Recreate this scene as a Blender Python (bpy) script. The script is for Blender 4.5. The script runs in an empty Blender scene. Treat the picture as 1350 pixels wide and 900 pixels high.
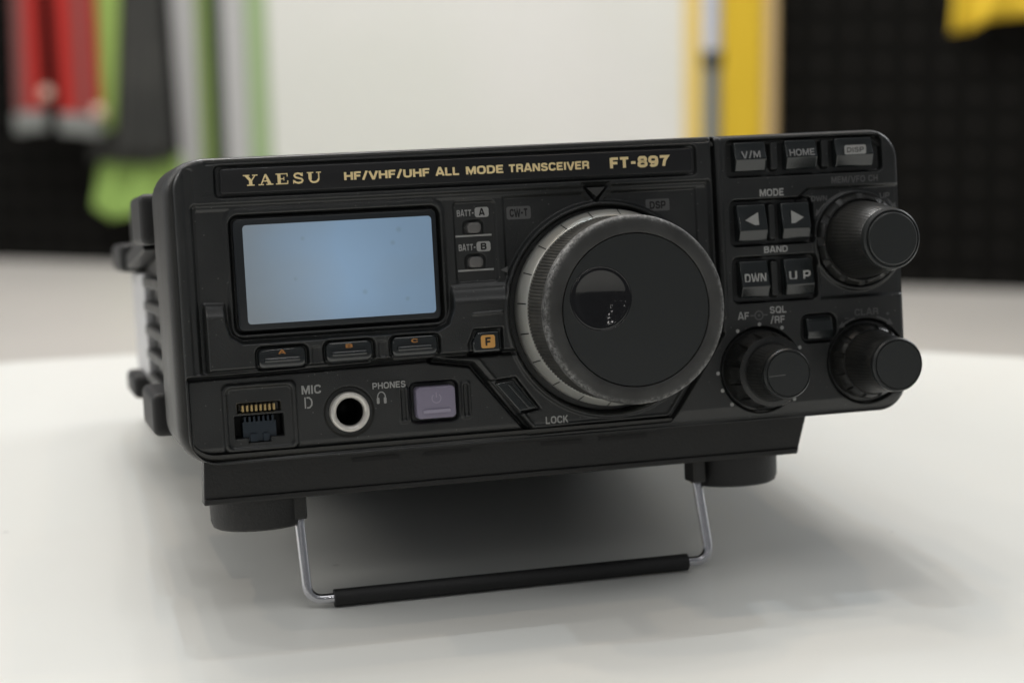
import bpy, bmesh, math, random
import numpy as np
from mathutils import Matrix, Vector
random.seed(7)
S = bpy.context.scene
COL = S.collection
PI = math.pi

# ------------------------------------------------------------------ camera, world, lights, exposure
cam_d = bpy.data.cameras.new('camera')
cam = bpy.data.objects.new('camera', cam_d); COL.objects.link(cam); S.camera = cam
rt = Vector((0.9660687, -0.2576748, -0.0177458)); dn = Vector((-0.0676203, -0.1860137, -0.9802175)); fw = Vector((0.2492764, 0.9481575, -0.1971260))
m = Matrix.Identity(4)
for i in range(3):
    m[i][0] = rt[i]; m[i][1] = -dn[i]; m[i][2] = -fw[i]
m[0][3], m[1][3], m[2][3] = -0.0398727, -0.4830434, 0.1722876
cam.matrix_world = m
cam_d.sensor_width = 23.7; cam_d.lens = 43.89; cam_d.clip_start = 0.02; cam_d.clip_end = 60
cam_d.dof.use_dof = True; cam_d.dof.focus_distance = 0.502; cam_d.dof.aperture_fstop = 6.5

S.view_settings.view_transform = 'Standard'; S.view_settings.look = 'None'
S.view_settings.exposure = 0.0; S.view_settings.gamma = 1.0

W = bpy.data.worlds.new('World'); S.world = W; W.use_nodes = True
W.node_tree.nodes['Background'].inputs[0].default_value = (0.93, 0.96, 1.0, 1)
_nt = W.node_tree        # the hall is brighter beyond the table than behind the camera
_tc = _nt.nodes.new('ShaderNodeTexCoord'); _sx = _nt.nodes.new('ShaderNodeSeparateXYZ'); _mr = _nt.nodes.new('ShaderNodeMapRange')
_nt.links.new(_tc.outputs['Generated'], _sx.inputs[0]); _nt.links.new(_sx.outputs['Y'], _mr.inputs['Value'])
_mr.inputs['From Min'].default_value = -.6; _mr.inputs['From Max'].default_value = .25; _mr.inputs['To Min'].default_value = .13; _mr.inputs['To Max'].default_value = .46
_nt.links.new(_mr.outputs[0], _nt.nodes['Background'].inputs[1])

def point(name, loc, power, radius, col):
    d = bpy.data.lights.new(name, 'POINT'); d.energy = power; d.shadow_soft_size = radius; d.color = col
    o = bpy.data.objects.new(name, d); o.location = loc; COL.objects.link(o); return o
def area(name, loc, target, sx, sy, power, col):
    d = bpy.data.lights.new(name, 'AREA'); d.shape = 'RECTANGLE'; d.size = sx; d.size_y = sy; d.energy = power; d.color = col
    o = bpy.data.objects.new(name, d); o.location = loc
    o.rotation_euler = (Vector(target) - Vector(loc)).to_track_quat('-Z', 'Y').to_euler(); COL.objects.link(o); return o
# cluster of small ceiling spots behind and above the radio (their shadows overlap in front of it)
WARM, COOL, NEUT = (1, .80, .60), (.78, .90, 1), (1, .97, .92)
for dx, dy, pw, tint in ((.00, .50, 14, WARM), (.02, .28, 13, COOL), (.05, .64, 10, COOL), (.11, .40, 11, WARM), (.22, .28, 8, NEUT),
                         (.48, .18, 11, WARM), (-.08, .44, 9, NEUT), (-.34, .26, 10, WARM)):
    point('ceiling_spot', (0.1 - dx * 2.4, dy * 2.4, 2.4), pw * 1.36, 0.012, tint)
# rows of hall spots behind the camera
for p in [(-2.05, -12.44, 2.5), (-4.01, -12.3, 2.5), (-5.32, -10.74, 2.5), (-5.12, -8.12, 2.5), (-0.24, -7.52, 2.5), (0.04, -6.32, 2.5), (-0.11, -4.68, 2.5), (0.38, -3.84, 2.5), (0.44, -3.1, 2.5), (0.52, -2.41, 2.5), (0.15, -2.45, 2.5), (-2.82, -6.34, 2.5), (-3.09, -5.15, 2.5)]:
    point('ceiling_spot', p, 3.5, 0.032, (1, .97, .93))
# unseen soft fill lights, added for ambience and highlights
area('fill_light', (0.1, 1.6, 3.0), (0.1, 0.7, 0), 5.0, 2.4, 8, (1, .98, .95))  # overhead fill, added for soft ambient light from above
area('fill_light', (0.1, -0.75, 2.6), (0.1, 0, 0), 2.0, 0.6, 9.5, (1, .99, .97))  # front fill, added for highlights on the up-facing bevels
area('fill_light', (-3.0, 1.0, 2.3), (0, 0, 0), 1.8, 1.4, 46, (1, .97, .92))  # left fill, added to lift the shadow around the radio
area('fill_light', (3.2, 1.6, 2.0), (0, 0, 0), 1.8, 1.4, 44, (.98, .99, 1))  # right fill, added to lift the shadow on that side
area('fill_light', (-0.4, 3.2, 3.4), (1.3, 4.9, -0.2), 3.5, 1.2, 190, (1, .98, .95))  # soft wash aimed at the back wall

# ------------------------------------------------------------------ materials
def mat(name, col, rough=0.5, metal=0.0, spec=0.5, bump=None, var=None, emit=None, coat=0.0):
    M = bpy.data.materials.new(name); M.use_nodes = True
    nt = M.node_tree; b = nt.nodes['Principled BSDF']
    b.inputs['Base Color'].default_value = (*col, 1); b.inputs['Roughness'].default_value = rough
    b.inputs['Metallic'].default_value = metal; b.inputs['Specular IOR Level'].default_value = spec
    b.inputs['Coat Weight'].default_value = coat
    tc = nt.nodes.new('ShaderNodeTexCoord')
    if bump:
        n = nt.nodes.new('ShaderNodeTexNoise'); n.inputs['Scale'].default_value = bump[0]; n.inputs['Detail'].default_value = 3
        nt.links.new(tc.outputs['Object'], n.inputs['Vector'])
        bp = nt.nodes.new('ShaderNodeBump'); bp.inputs['Strength'].default_value = bump[1]; bp.inputs['Distance'].default_value = bump[2]
        nt.links.new(n.outputs['Fac'], bp.inputs['Height']); nt.links.new(bp.outputs['Normal'], b.inputs['Normal'])
    if var:   # (scale, second colour, low, high, roughness2)
        n = nt.nodes.new('ShaderNodeTexNoise'); n.inputs['Scale'].default_value = var[0]; n.inputs['Detail'].default_value = 6
        nt.links.new(tc.outputs['Object'], n.inputs['Vector'])
        r = nt.nodes.new('ShaderNodeMapRange'); r.inputs['From Min'].default_value = var[2]; r.inputs['From Max'].default_value = var[3]
        nt.links.new(n.outputs['Fac'], r.inputs['Value'])
        mx = nt.nodes.new('ShaderNodeMix'); mx.data_type = 'RGBA'
        mx.inputs['A'].default_value = (*col, 1); mx.inputs['B'].default_value = (*var[1], 1)
        nt.links.new(r.outputs[0], mx.inputs['Factor']); nt.links.new(mx.outputs['Result'], b.inputs['Base Color'])
        mr = nt.nodes.new('ShaderNodeMapRange'); mr.inputs['To Min'].default_value = rough; mr.inputs['To Max'].default_value = var[4]
        nt.links.new(r.outputs[0], mr.inputs['Value']); nt.links.new(mr.outputs[0], b.inputs['Roughness'])
    if emit:
        b.inputs['Emission Color'].default_value = (*emit[0], 1); b.inputs['Emission Strength'].default_value = emit[1]
    return M
M = {}
M['abs'] = mat('black_moulded_plastic', (.0105, .0115, .0115), .33, spec=.6, bump=(2600, .25, .0003), var=(60, (.017, .018, .0175), .4, .7, .44))
def dust(Mt, scale, size, amount, col=(.16, .16, .15)):
    nt = Mt.node_tree; b = nt.nodes['Principled BSDF']; src = b.inputs['Base Color'].links[0].from_socket
    tc = nt.nodes.new('ShaderNodeTexCoord'); v = nt.nodes.new('ShaderNodeTexVoronoi'); v.inputs['Scale'].default_value = scale; nt.links.new(tc.outputs['Object'], v.inputs['Vector'])
    r = nt.nodes.new('ShaderNodeMapRange'); r.inputs['From Min'].default_value = size; r.inputs['From Max'].default_value = size * .4; r.inputs['To Max'].default_value = amount
    nt.links.new(v.outputs['Distance'], r.inputs['Value'])
    mx = nt.nodes.new('ShaderNodeMix'); mx.data_type = 'RGBA'; mx.inputs['B'].default_value = (*col, 1)
    nt.links.new(r.outputs[0], mx.inputs['Factor']); nt.links.new(src, mx.inputs['A']); nt.links.new(mx.outputs['Result'], b.inputs['Base Color'])
dust(M['abs'], 420, .10, .6)
M['shell'] = mat('black_shell_plastic', (.014, .014, .013), .42, bump=(1800, .35, .0003), var=(40, (.022, .022, .020), .4, .7, .5))
M['key'] = mat('black_key_plastic', (.012, .015, .0155), .20, spec=.75, bump=(1500, .08, .0002))
M['softkey'] = mat('glossy_black_key', (.014, .017, .018), .16, spec=.8)
M['knob'] = mat('black_knob_plastic', (.013, .0135, .013), .34, bump=(2200, .2, .0002), var=(90, (.022, .022, .020), .45, .7, .44))
dust(M['knob'], 700, .14, .5)
M['disc'] = mat('dial_disc', (.017, .019, .019), .38, bump=(3000, .15, .0002))
M['dimple'] = mat('polished_black', (.008, .008, .009), .075)
M['rubber'] = mat('black_rubber', (.013, .013, .013), .58, bump=(1400, .4, .0003))
M['dusty'] = mat('dusty_rubber', (.045, .044, .040), .6, bump=(1400, .3, .0003), var=(300, (.075, .073, .066), .4, .65, .7))
M['plate_metal'] = mat('black_painted_metal', (.009, .009, .0085), .45, bump=(1500, .3, .0003), var=(35, (.015, .015, .014), .4, .7, .55))
M['dark'] = mat('cavity_black', (.004, .004, .004), .6)
M['plate'] = mat('name_plate_black', (.012, .012, .013), .30)
M['gold'] = mat('gold_print', (.90, .72, .38), .45)
M['print'] = mat('grey_print', (.34, .34, .33), .6)
M['keyprint'] = mat('key_print', (.22, .22, .22), .5)
M['dimprint'] = mat('faint_grey_print', (.10, .10, .10), .6)
M['led'] = mat('grey_lens', (.14, .135, .13), .3)
M['pointer'] = mat('dark_grey_pointer', (.06, .06, .058), .4)
M['orange'] = mat('orange_print', (.66, .34, .09), .5)
M['dimorange'] = mat('worn_orange_print', (.40, .17, .04), .5)
M['silver'] = mat('silver_painted_ring', (.46, .46, .43), .36, metal=.45)
M['chrome'] = mat('nickel', (.74, .71, .66), .34, metal=.35)
M['wire'] = mat('bright_steel_wire', (.62, .62, .65), .25, metal=1.0)
M['purple'] = mat('purple_grey_key', (.24, .215, .29), .35)
M['purple_rib'] = mat('purple_key_print', (.34, .31, .40), .5)
M['brass'] = mat('gold_contacts', (.75, .55, .25), .3, metal=1.0)
M['blueplug'] = mat('blue_black_insert', (.012, .022, .034), .35)
M['sidepale'] = mat('pale_side_strip', (.62, .62, .63), .45, metal=.2)
M['frameglass'] = mat('screen_frame', (.014, .017, .020), .28)
M['shelf'] = M['abs']

def lcd_material():
    Mt = bpy.data.materials.new('pale_blue_lcd'); Mt.use_nodes = True; nt = Mt.node_tree; b = nt.nodes['Principled BSDF']
    tc = nt.nodes.new('ShaderNodeTexCoord'); sp = nt.nodes.new('ShaderNodeSeparateXYZ'); nt.links.new(tc.outputs['Object'], sp.inputs[0])
    r = nt.nodes.new('ShaderNodeMapRange'); r.inputs['From Min'].default_value = .016; r.inputs['From Max'].default_value = .045
    nt.links.new(sp.outputs['X'], r.inputs['Value'])
    n = nt.nodes.new('ShaderNodeTexNoise'); n.inputs['Scale'].default_value = 45; n.inputs['Detail'].default_value = 1.5
    nt.links.new(tc.outputs['Object'], n.inputs['Vector'])
    ad = nt.nodes.new('ShaderNodeMath'); ad.operation = 'MULTIPLY_ADD'; ad.inputs[1].default_value = .9; ad.inputs[2].default_value = -.45
    nt.links.new(n.outputs['Fac'], ad.inputs[0])
    a2 = nt.nodes.new('ShaderNodeMath'); a2.operation = 'ADD'; a2.use_clamp = True
    nt.links.new(ad.outputs[0], a2.inputs[0]); nt.links.new(r.outputs[0], a2.inputs[1])
    cr = nt.nodes.new('ShaderNodeMix'); cr.data_type = 'RGBA'
    cr.inputs['A'].default_value = (.225, .262, .295, 1); cr.inputs['B'].default_value = (.225, .335, .475, 1)
    nt.links.new(a2.outputs[0], cr.inputs['Factor'])
    # uneven emission: strongest left of the middle, falling off to the ends
    gd = nt.nodes.new('ShaderNodeVectorMath'); gd.operation = 'DISTANCE'; gd.inputs[1].default_value = (.0405, 0, .047)
    gc = nt.nodes.new('ShaderNodeCombineXYZ'); nt.links.new(sp.outputs['X'], gc.inputs[0]); nt.links.new(sp.outputs['Z'], gc.inputs[2]); nt.links.new(gc.outputs[0], gd.inputs[0])
    gr = nt.nodes.new('ShaderNodeMapRange'); gr.interpolation_type = 'SMOOTHSTEP'; gr.inputs['From Max'].default_value = .028
    gr.inputs['To Min'].default_value = .48; gr.inputs['To Max'].default_value = .27; nt.links.new(gd.outputs['Value'], gr.inputs['Value'])
    nt.links.new(gr.outputs[0], b.inputs['Emission Strength'])
    # a few fixed stains behind the glass
    last = cr.outputs['Result']
    for (x, z, rad) in ((57.0, 55.6, 1.1), (58.8, 59.0, 1.2), (33.0, 58.0, .9), (48.8, 43.0, 1.1), (60.2, 40.5, 1.0), (30.5, 47.5, .8)):
        vm = nt.nodes.new('ShaderNodeVectorMath'); vm.operation = 'DISTANCE'
        cb = nt.nodes.new('ShaderNodeCombineXYZ'); nt.links.new(sp.outputs['X'], cb.inputs[0]); nt.links.new(sp.outputs['Z'], cb.inputs[2])
        vm.inputs[1].default_value = (x / 1000, 0, z / 1000); nt.links.new(cb.outputs[0], vm.inputs[0])
        mr = nt.nodes.new('ShaderNodeMapRange'); mr.interpolation_type = 'SMOOTHSTEP'
        mr.inputs['From Min'].default_value = rad / 1000; mr.inputs['From Max'].default_value = 0
        mr.inputs['To Max'].default_value = .24; nt.links.new(vm.outputs['Value'], mr.inputs['Value'])
        mm = nt.nodes.new('ShaderNodeMix'); mm.data_type = 'RGBA'; mm.inputs['B'].default_value = (.12, .15, .16, 1)
        nt.links.new(mr.outputs[0], mm.inputs['Factor']); nt.links.new(last, mm.inputs['A']); last = mm.outputs['Result']
    nt.links.new(last, b.inputs['Base Color']); nt.links.new(last, b.inputs['Emission Color'])
    b.inputs['Emission Strength'].default_value = .46; b.inputs['Roughness'].default_value = .22
    return Mt
M['lcd'] = lcd_material()

def rim_material():
    """black rubber rim of the dial, worn and dusted pale on its outer lip"""
    Mt = bpy.data.materials.new('worn_dusty_rubber'); Mt.use_nodes = True; nt = Mt.node_tree; b = nt.nodes['Principled BSDF']
    tc = nt.nodes.new('ShaderNodeTexCoord'); sp = nt.nodes.new('ShaderNodeSeparateXYZ'); nt.links.new(tc.outputs['Object'], sp.inputs[0])
    cb = nt.nodes.new('ShaderNodeCombineXYZ'); nt.links.new(sp.outputs['X'], cb.inputs[0]); nt.links.new(sp.outputs['Z'], cb.inputs[2])
    vm = nt.nodes.new('ShaderNodeVectorMath'); vm.operation = 'DISTANCE'; vm.inputs[1].default_value = (.1168, 0, .0345)
    nt.links.new(cb.outputs[0], vm.inputs[0])
    r = nt.nodes.new('ShaderNodeMapRange'); r.interpolation_type = 'SMOOTHSTEP'
    r.inputs['From Min'].default_value = .0232; r.inputs['From Max'].default_value = .0250
    nt.links.new(vm.outputs['Value'], r.inputs['Value'])
    ry = nt.nodes.new('ShaderNodeMapRange'); ry.interpolation_type = 'SMOOTHSTEP'
    ry.inputs['From Min'].default_value = -.0150; ry.inputs['From Max'].default_value = -.0175
    nt.links.new(sp.outputs['Y'], ry.inputs['Value'])
    n = nt.nodes.new('ShaderNodeTexNoise'); n.inputs['Scale'].default_value = 900; n.inputs['Detail'].default_value = 8; n.inputs['Roughness'].default_value = .75
    nt.links.new(tc.outputs['Object'], n.inputs['Vector'])
    n2 = nt.nodes.new('ShaderNodeTexNoise'); n2.inputs['Scale'].default_value = 70; n2.inputs['Detail'].default_value = 3
    nt.links.new(tc.outputs['Object'], n2.inputs['Vector'])
    s1 = nt.nodes.new('ShaderNodeMapRange'); s1.inputs['From Min'].default_value = .42; s1.inputs['From Max'].default_value = .62; nt.links.new(n.outputs['Fac'], s1.inputs['Value'])
    s2 = nt.nodes.new('ShaderNodeMapRange'); s2.inputs['From Min'].default_value = .33; s2.inputs['From Max'].default_value = .60; nt.links.new(n2.outputs['Fac'], s2.inputs['Value'])
    def mul(a, c):
        q = nt.nodes.new('ShaderNodeMath'); q.operation = 'MULTIPLY'; nt.links.new(a, q.inputs[0])
        if isinstance(c, float): q.inputs[1].default_value = c
        else: nt.links.new(c, q.inputs[1])
        return q.outputs[0]
    edge = mul(r.outputs[0], ry.outputs[0])
    f = mul(mul(edge, s1.outputs[0]), s2.outputs[0])
    haze = mul(ry.outputs[0], .09)
    ad = nt.nodes.new('ShaderNodeMath'); ad.operation = 'ADD'; ad.use_clamp = True
    nt.links.new(f, ad.inputs[0]); nt.links.new(mul(haze, s2.outputs[0]), ad.inputs[1])
    mx = nt.nodes.new('ShaderNodeMix'); mx.data_type = 'RGBA'; mx.inputs['A'].default_value = (.018, .018, .017, 1); mx.inputs['B'].default_value = (.30, .30, .295, 1)
    nt.links.new(ad.outputs[0], mx.inputs['Factor']); nt.links.new(mx.outputs['Result'], b.inputs['Base Color'])
    bp = nt.nodes.new('ShaderNodeBump'); bp.inputs['Strength'].default_value = .35; bp.inputs['Distance'].default_value = .0003
    nt.links.new(n.outputs['Fac'], bp.inputs['Height']); nt.links.new(bp.outputs['Normal'], b.inputs['Normal'])
    b.inputs['Roughness'].default_value = .55
    return Mt
M['rim'] = rim_material()

# ------------------------------------------------------------------ helpers
def tag(o, label=None, cat=None, group=None, kind=None):
    if label: o['label'] = label
    if cat: o['category'] = cat
    if group: o['group'] = group
    if kind: o['kind'] = kind
    return o
def mesh_obj(name, verts, faces, material, parent=None, smooth=True, scale=.001, sharp=None):
    me = bpy.data.meshes.new(name)
    v = np.asarray(verts, float) * scale
    me.from_pydata(v.tolist(), [], faces); me.update()
    me.materials.append(material)
    if smooth:
        me.polygons.foreach_set('use_smooth', [True] * len(me.polygons))
        if sharp: me.set_sharp_from_angle(angle=math.radians(sharp))
    o = bpy.data.objects.new(name, me); COL.objects.link(o)
    if parent: o.parent = parent
    return o
class MB:
    """collects several shapes (mm) that form ONE part"""
    def __init__(s): s.v = []; s.f = []
    def add(s, v, f):
        n = len(s.v); s.v += [tuple(p) for p in v]; s.f += [tuple(i + n for i in q) for q in f]; return s
    def obj(s, name, material, parent=None, smooth=True, sharp=35): return mesh_obj(name, s.v, s.f, material, parent, smooth, sharp=sharp)

def rr_contour(cx, cz, w, h, r, n=8):
    r = max(min(r, w / 2 - 1e-4, h / 2 - 1e-4), 1e-4); pts = []
    for (sx, sz, a0) in ((1, 1, 0), (-1, 1, 90), (-1, -1, 180), (1, -1, 270)):
        for k in range(n + 1):
            a = math.radians(a0 + 90 * k / n)
            pts.append((cx + sx * (w / 2 - r) + r * math.cos(a), cz + sz * (h / 2 - r) + r * math.sin(a)))
    return pts
def loft(rings, cap0=True, cap1=True):
    n = len(rings[0]); v = [p for r in rings for p in r]; f = []
    for k in range(len(rings) - 1):
        for i in range(n):
            j = (i + 1) % n; f.append((k * n + i, k * n + j, (k + 1) * n + j, (k + 1) * n + i))
    if cap0: f.append(tuple(range(n - 1, -1, -1)))
    if cap1: f.append(tuple(range((len(rings) - 1) * n, len(rings) * n)))
    return v, f
def rbox(cx, cz, w, h, y0, y1, r=.8, bev=.4, back_bev=0):
    """rounded box from depth y0 (back) to y1 (front, smaller); rounded front rim"""
    rings = []
    for k in range(3) if back_bev else ():
        t = k / 3; ins = back_bev * (1 - math.sin(t * PI / 2)); yy = y0 - back_bev * (1 - math.cos(t * PI / 2))
        rings.append([(x, yy, z) for x, z in rr_contour(cx, cz, w - 2 * ins, h - 2 * ins, r - ins)])
    rings.append([(x, y0 - back_bev, z) for x, z in rr_contour(cx, cz, w, h, r)])
    for k in range(5):
        t = k / 4 * PI / 2; ins = bev * (1 - math.cos(t)); yy = y1 + bev * (1 - math.sin(t))
        rings.append([(x, yy, z) for x, z in rr_contour(cx, cz, w - 2 * ins, h - 2 * ins, r - ins * .8)])
    return loft(rings)
def prism(poly, y0, y1):
    n = len(poly); v = [(x, y0, z) for x, z in poly] + [(x, y1, z) for x, z in poly]
    f = [(i, (i + 1) % n, n + (i + 1) % n, n + i) for i in range(n)] + [tuple(range(n - 1, -1, -1)), tuple(range(n, 2 * n))]
    return v, f
def lathe(cx, cz, prof, seg=128, rf=None, close=True):
    """prof: (r, y) ; axis along y"""
    v = []; f = []
    for k, (r, y) in enumerate(prof):
        for i in range(seg):
            a = 2 * PI * i / seg; rr = rf(k, r, y, a) if rf else r
            v.append((cx + rr * math.cos(a), y, cz + rr * math.sin(a)))
    for k in range(len(prof) - 1):
        for i in range(seg):
            j = (i + 1) % seg; f.append((k * seg + i, (k + 1) * seg + i, (k + 1) * seg + j, k * seg + j))
    if close: f.append(tuple(range((len(prof) - 1) * seg, len(prof) * seg)))
    return v, f
def tube(path, r, seg=14):
    P = [Vector(p) for p in path]; v = []; f = []; up = Vector((0, 1, 0.01)).normalized()
    for k, p in enumerate(P):
        d = (P[min(k + 1, len(P) - 1)] - P[max(k - 1, 0)]).normalized()
        a = d.cross(up).normalized(); b = d.cross(a).normalized()
        for i in range(seg):
            t = 2 * PI * i / seg; q = p + a * (r * math.cos(t)) + b * (r * math.sin(t)); v.append(tuple(q))
    for k in range(len(P) - 1):
        for i in range(seg):
            j = (i + 1) % seg; f.append((k * seg + i, k * seg + j, (k + 1) * seg + j, (k + 1) * seg + i))
    f.append(tuple(range(seg - 1, -1, -1))); f.append(tuple(range((len(P) - 1) * seg, len(P) * seg)))
    return v, f
def box(x0, x1, y0, y1, z0, z1):
    return ([(x0, y0, z0), (x1, y0, z0), (x1, y1, z0), (x0, y1, z0), (x0, y0, z1), (x1, y0, z1), (x1, y1, z1), (x0, y1, z1)],
            [(0, 3, 2, 1), (4, 5, 6, 7), (0, 1, 5, 4), (1, 2, 6, 5), (2, 3, 7, 6), (3, 0, 4, 7)])
def bevelled(o, w, seg=3):
    bm = bmesh.new(); bm.from_mesh(o.data)
    bmesh.ops.bevel(bm, geom=list(bm.edges), offset=w * .001, segments=seg, affect='EDGES', clamp_overlap=True, profile=.6)
    bm.to_mesh(o.data); bm.free(); o.data.polygons.foreach_set('use_smooth', [True] * len(o.data.polygons)); return o

# ---- signed distances on (X, Z) arrays
def sd_rr(X, Z, cx, cz, hx, hz, r):
    qx = np.abs(X - cx) - hx + r; qz = np.abs(Z - cz) - hz + r
    return np.hypot(np.maximum(qx, 0), np.maximum(qz, 0)) + np.minimum(np.maximum(qx, qz), 0) - r
def sd_box(X, Z, x0, x1, z0, z1, r=.3): return sd_rr(X, Z, (x0 + x1) / 2, (z0 + z1) / 2, (x1 - x0) / 2, (z1 - z0) / 2, r)
def sd_seg(X, Z, a, b):
    dx, dz = b[0] - a[0], b[1] - a[1]; t = np.clip(((X - a[0]) * dx + (Z - a[1]) * dz) / (dx * dx + dz * dz), 0, 1)
    return np.hypot(X - a[0] - t * dx, Z - a[1] - t * dz)
def sd_line(X, Z, pts): return np.minimum.reduce([sd_seg(X, Z, pts[i], pts[i + 1]) for i in range(len(pts) - 1)])
def sd_poly(X, Z, pts):
    d = sd_line(X, Z, pts + [pts[0]]); ins = np.zeros(np.shape(X), bool); n = len(pts)
    for i in range(n):
        (x0, z0), (x1, z1) = pts[i], pts[(i + 1) % n]
        if z0 == z1: continue
        c = ((z0 > Z) != (z1 > Z)) & (X < (x1 - x0) * (Z - z0) / (z1 - z0) + x0); ins ^= c
    return np.where(ins, -d, d)
def sstep(t): t = np.clip(t, 0, 1); return t * t * (3 - 2 * t)

WD, HT = 204.4, 80.0
DX, DZ = 116.8, 34.5            # centre of the main dial
HEX = [(65.8, 23.4), (76.8, 21.6), (92.3, 2.1), (132.3, 2.6), (148.6, 25.2)]
LOWER = [(1.0, 22.9), (65.6, 23.7), (76.9, 21.8), (92.4, 1.6), (1.0, 1.0)]
SHELF = [(6.2, 24.6), (6.2, 42.2), (11.4, 42.0), (11.6, 37), (12.6, 33.6), (15.6, 31.6), (67.5, 31.6), (70.6, 33.2), (72.0, 37), (72.4, 42.9), (87.9, 42.9), (88.5, 39), (90, 25), (66, 24.9)]
def height(X, Z):
    """relief of the moulded front face in mm, positive towards the viewer"""
    H = np.zeros(np.shape(X))
    def add(d, amt, bev=.6):
        nonlocal H; H = H + amt * sstep(-d / bev + .5)
    # left / main block: area below the name strip set back
    add(sd_box(X, Z, 4.6, 147.0, 23.8, 68.0, 1.2), -1.3, 1.3)
    add(sd_box(X, Z, 5.6, 146.2, 66.4, 68.4, .5), .35, .7)
    # grooves along the top
    add(sd_line(X, Z, [(9, 78.7), (147, 78.9)]) - .35, -.7, .5)
    add(sd_box(X, Z, 2.6, 5.2, 24, 77.6, 1), -.45, .7)
    add(sd_box(X, Z, 10.9, 143.4, 69.6, 77.9, 1.4), -1.1, .7)
    # split between main block and key block
    add(sd_line(X, Z, [(148.5, 81), (148.5, 25.5)]) - .55, -2.6, .5)
    add(sd_line(X, Z, [(150.2, 81), (150.2, 30)]) - .5, .35, .6)
    # shelf around the display
    ramp = .2 + .8 * sstep((42.6 - Z) / 4.2)
    H = H + 3.4 * sstep(-sd_poly(X, Z, SHELF) / 1.1 + .5) * ramp
    # display surround
    add(sd_rr(X, Z, 42.0, 49.6, 29.2, 16.9, 3.2), .75, 1.2)
    add(sd_rr(X, Z, 42.0, 49.3, 28.0, 15.5, 2.4), -2.2, .8)
    # battery lamp panel
    add(sd_box(X, Z, 74.2, 85.6, 43.7, 65.4, 1.0), -.9, .5)
    add(sd_rr(X, Z, 79.6, 58.3, 2.7, 2.1, 1.3), -.6, .4); add(sd_rr(X, Z, 79.7, 49.1, 2.7, 2.1, 1.3), -.6, .4)
    # dial recess with stepped frame
    add(sd_poly(X, Z, [(88.0, 66.0), (110, 66.0), (114, 62.6), (119, 66.0), (143.2, 66.0), (143.2, 45), (88.0, 45)]), -.5, .5)
    add(sd_poly(X, Z, [(110.0, 68.8), (118.6, 68.8), (114.3, 63.6)]), -1.3, .7)
    # lower strip, set back; hexagonal apron of the dial
    add(sd_poly(X, Z, LOWER), -1.9, .8)
    add(sd_line(X, Z, HEX) - .75, -2.1, .7)
    add(sd_line(X, Z, [(1.2, 22.9), (65.8, 23.7)]) - .5, -1.6, .6)
    add(sd_line(X, Z, [(78.6, 22.8), (93.1, 3.5), (131.6, 3.9), (147.0, 25)]) - .35, .35, .6)
    # dial trench with raised lip
    rd = np.hypot(X - 116.1, Z - 34.2)
    H = np.where(rd < 30.0, H * sstep((rd - 27.8) / 2.2), H)
    add(np.abs(rd - 29.2) - .5, .9, .6)
    add(rd - 28.2, -2.8, .8)
    # function key, label ledge above it
    add(sd_poly(X, Z, [(75.6, 27.5), (77.3, 31.2), (85.2, 31.2), (85.2, 24.0), (75.9, 24.0)]), -1.7, .5)
    add(sd_line(X, Z, [(77.4, 35.3), (85.4, 35.5)]) - .25, .5, .5)
    # soft keys
    for x, z in ((25.5, 27.3), (43.3, 27.7), (61.0, 27.9)):
        add(sd_rr(X, Z, x, z, 7.0, 3.2, 2.0), -1.9, .5)
    for x, z in ((34.4, 27.4), (52.1, 27.7)):
        add(sd_rr(X, Z, x, z, 1.0, 2.1, .5), -.6, .4)
    # lock key slot
    add(sd_poly(X, Z, [(81.4, 16.9), (88.6, 17.4), (95.2, 8.2), (88.8, 7.2)]), -1.3, .5)
    # microphone socket frame and hole
    add(sd_rr(X, Z, 19.2, 11.9, 9.7, 9.0, 1.8), .9, .8)
    add(sd_rr(X, Z, 19.2, 11.9, 8.6, 7.9, 1.4), -.9, .7)
    add(sd_poly(X, Z, [(12.6, 12.3), (12.6, 6.6), (16.1, 6.6), (16.1, 5.2), (21.6, 5.2), (21.6, 6.6), (25.2, 6.6), (25.2, 12.3)]), -8, .35)
    add(sd_box(X, Z, 13.4, 24.6, 13.2, 15.6, .3), -2.0, .35)
    # phones jack
    add(np.hypot(X - 42.9, Z - 11.4) - 6.6, -.7, .6); add(np.hypot(X - 42.9, Z - 11.4) - 3.9, -14, .4)
    # power key and its two guards
    add(sd_rr(X, Z, 66.2, 12.3, 6.5, 5.4, 1.6), -1.8, .5)
    for x in (57.7, 74.9):
        add(sd_rr(X, Z, x, 12.2, 1.25, 4.9, .7), .6, .4); add(sd_rr(X, Z, x, 12.2, .65, 4.3, .5), -.9, .35)
    # key block, top row
    add(sd_box(X, Z, 152.4, 199.4, 68.3, 78.6, 1.6), -2.4, .6)
    for x in (166.9, 182.3):
        add(sd_rr(X, Z, x, 73.9, 1.35, 4.0, .9), 1.9, .7)
    # mode and band keys
    for z in (55.5, 39.6):
        add(sd_rr(X, Z, 165.4, z, 12.6, 6.4, 1.8), -2.2, .6)
        add(sd_rr(X, Z, 165.3, z, 1.2, 5.0, .8), 1.9, .6)
    # set back fields round the channel knob and the small knobs
    add(sd_poly(X, Z, [(173.5, 62.0), (176.5, 64.2), (206, 64.2), (206, 33.2), (179.0, 33.2), (179, 50), (173.5, 55)]), -.9, .9)
    add(np.hypot(X - 191.4, Z - 49.0) - 14.2, .7, .7); add(np.hypot(X - 191.4, Z - 49.0) - 13.0, -1.2, .6)
    add(np.hypot(X - 160.0, Z - 14.3) - 11.9, -1.5, .9)
    add(np.hypot(X - 192.2, Z - 14.5) - 11.9, -1.5, .9)
    add(sd_rr(X, Z, 177.9, 24.8, 5.2, 4.0, 2.2), -1.8, .6)
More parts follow.
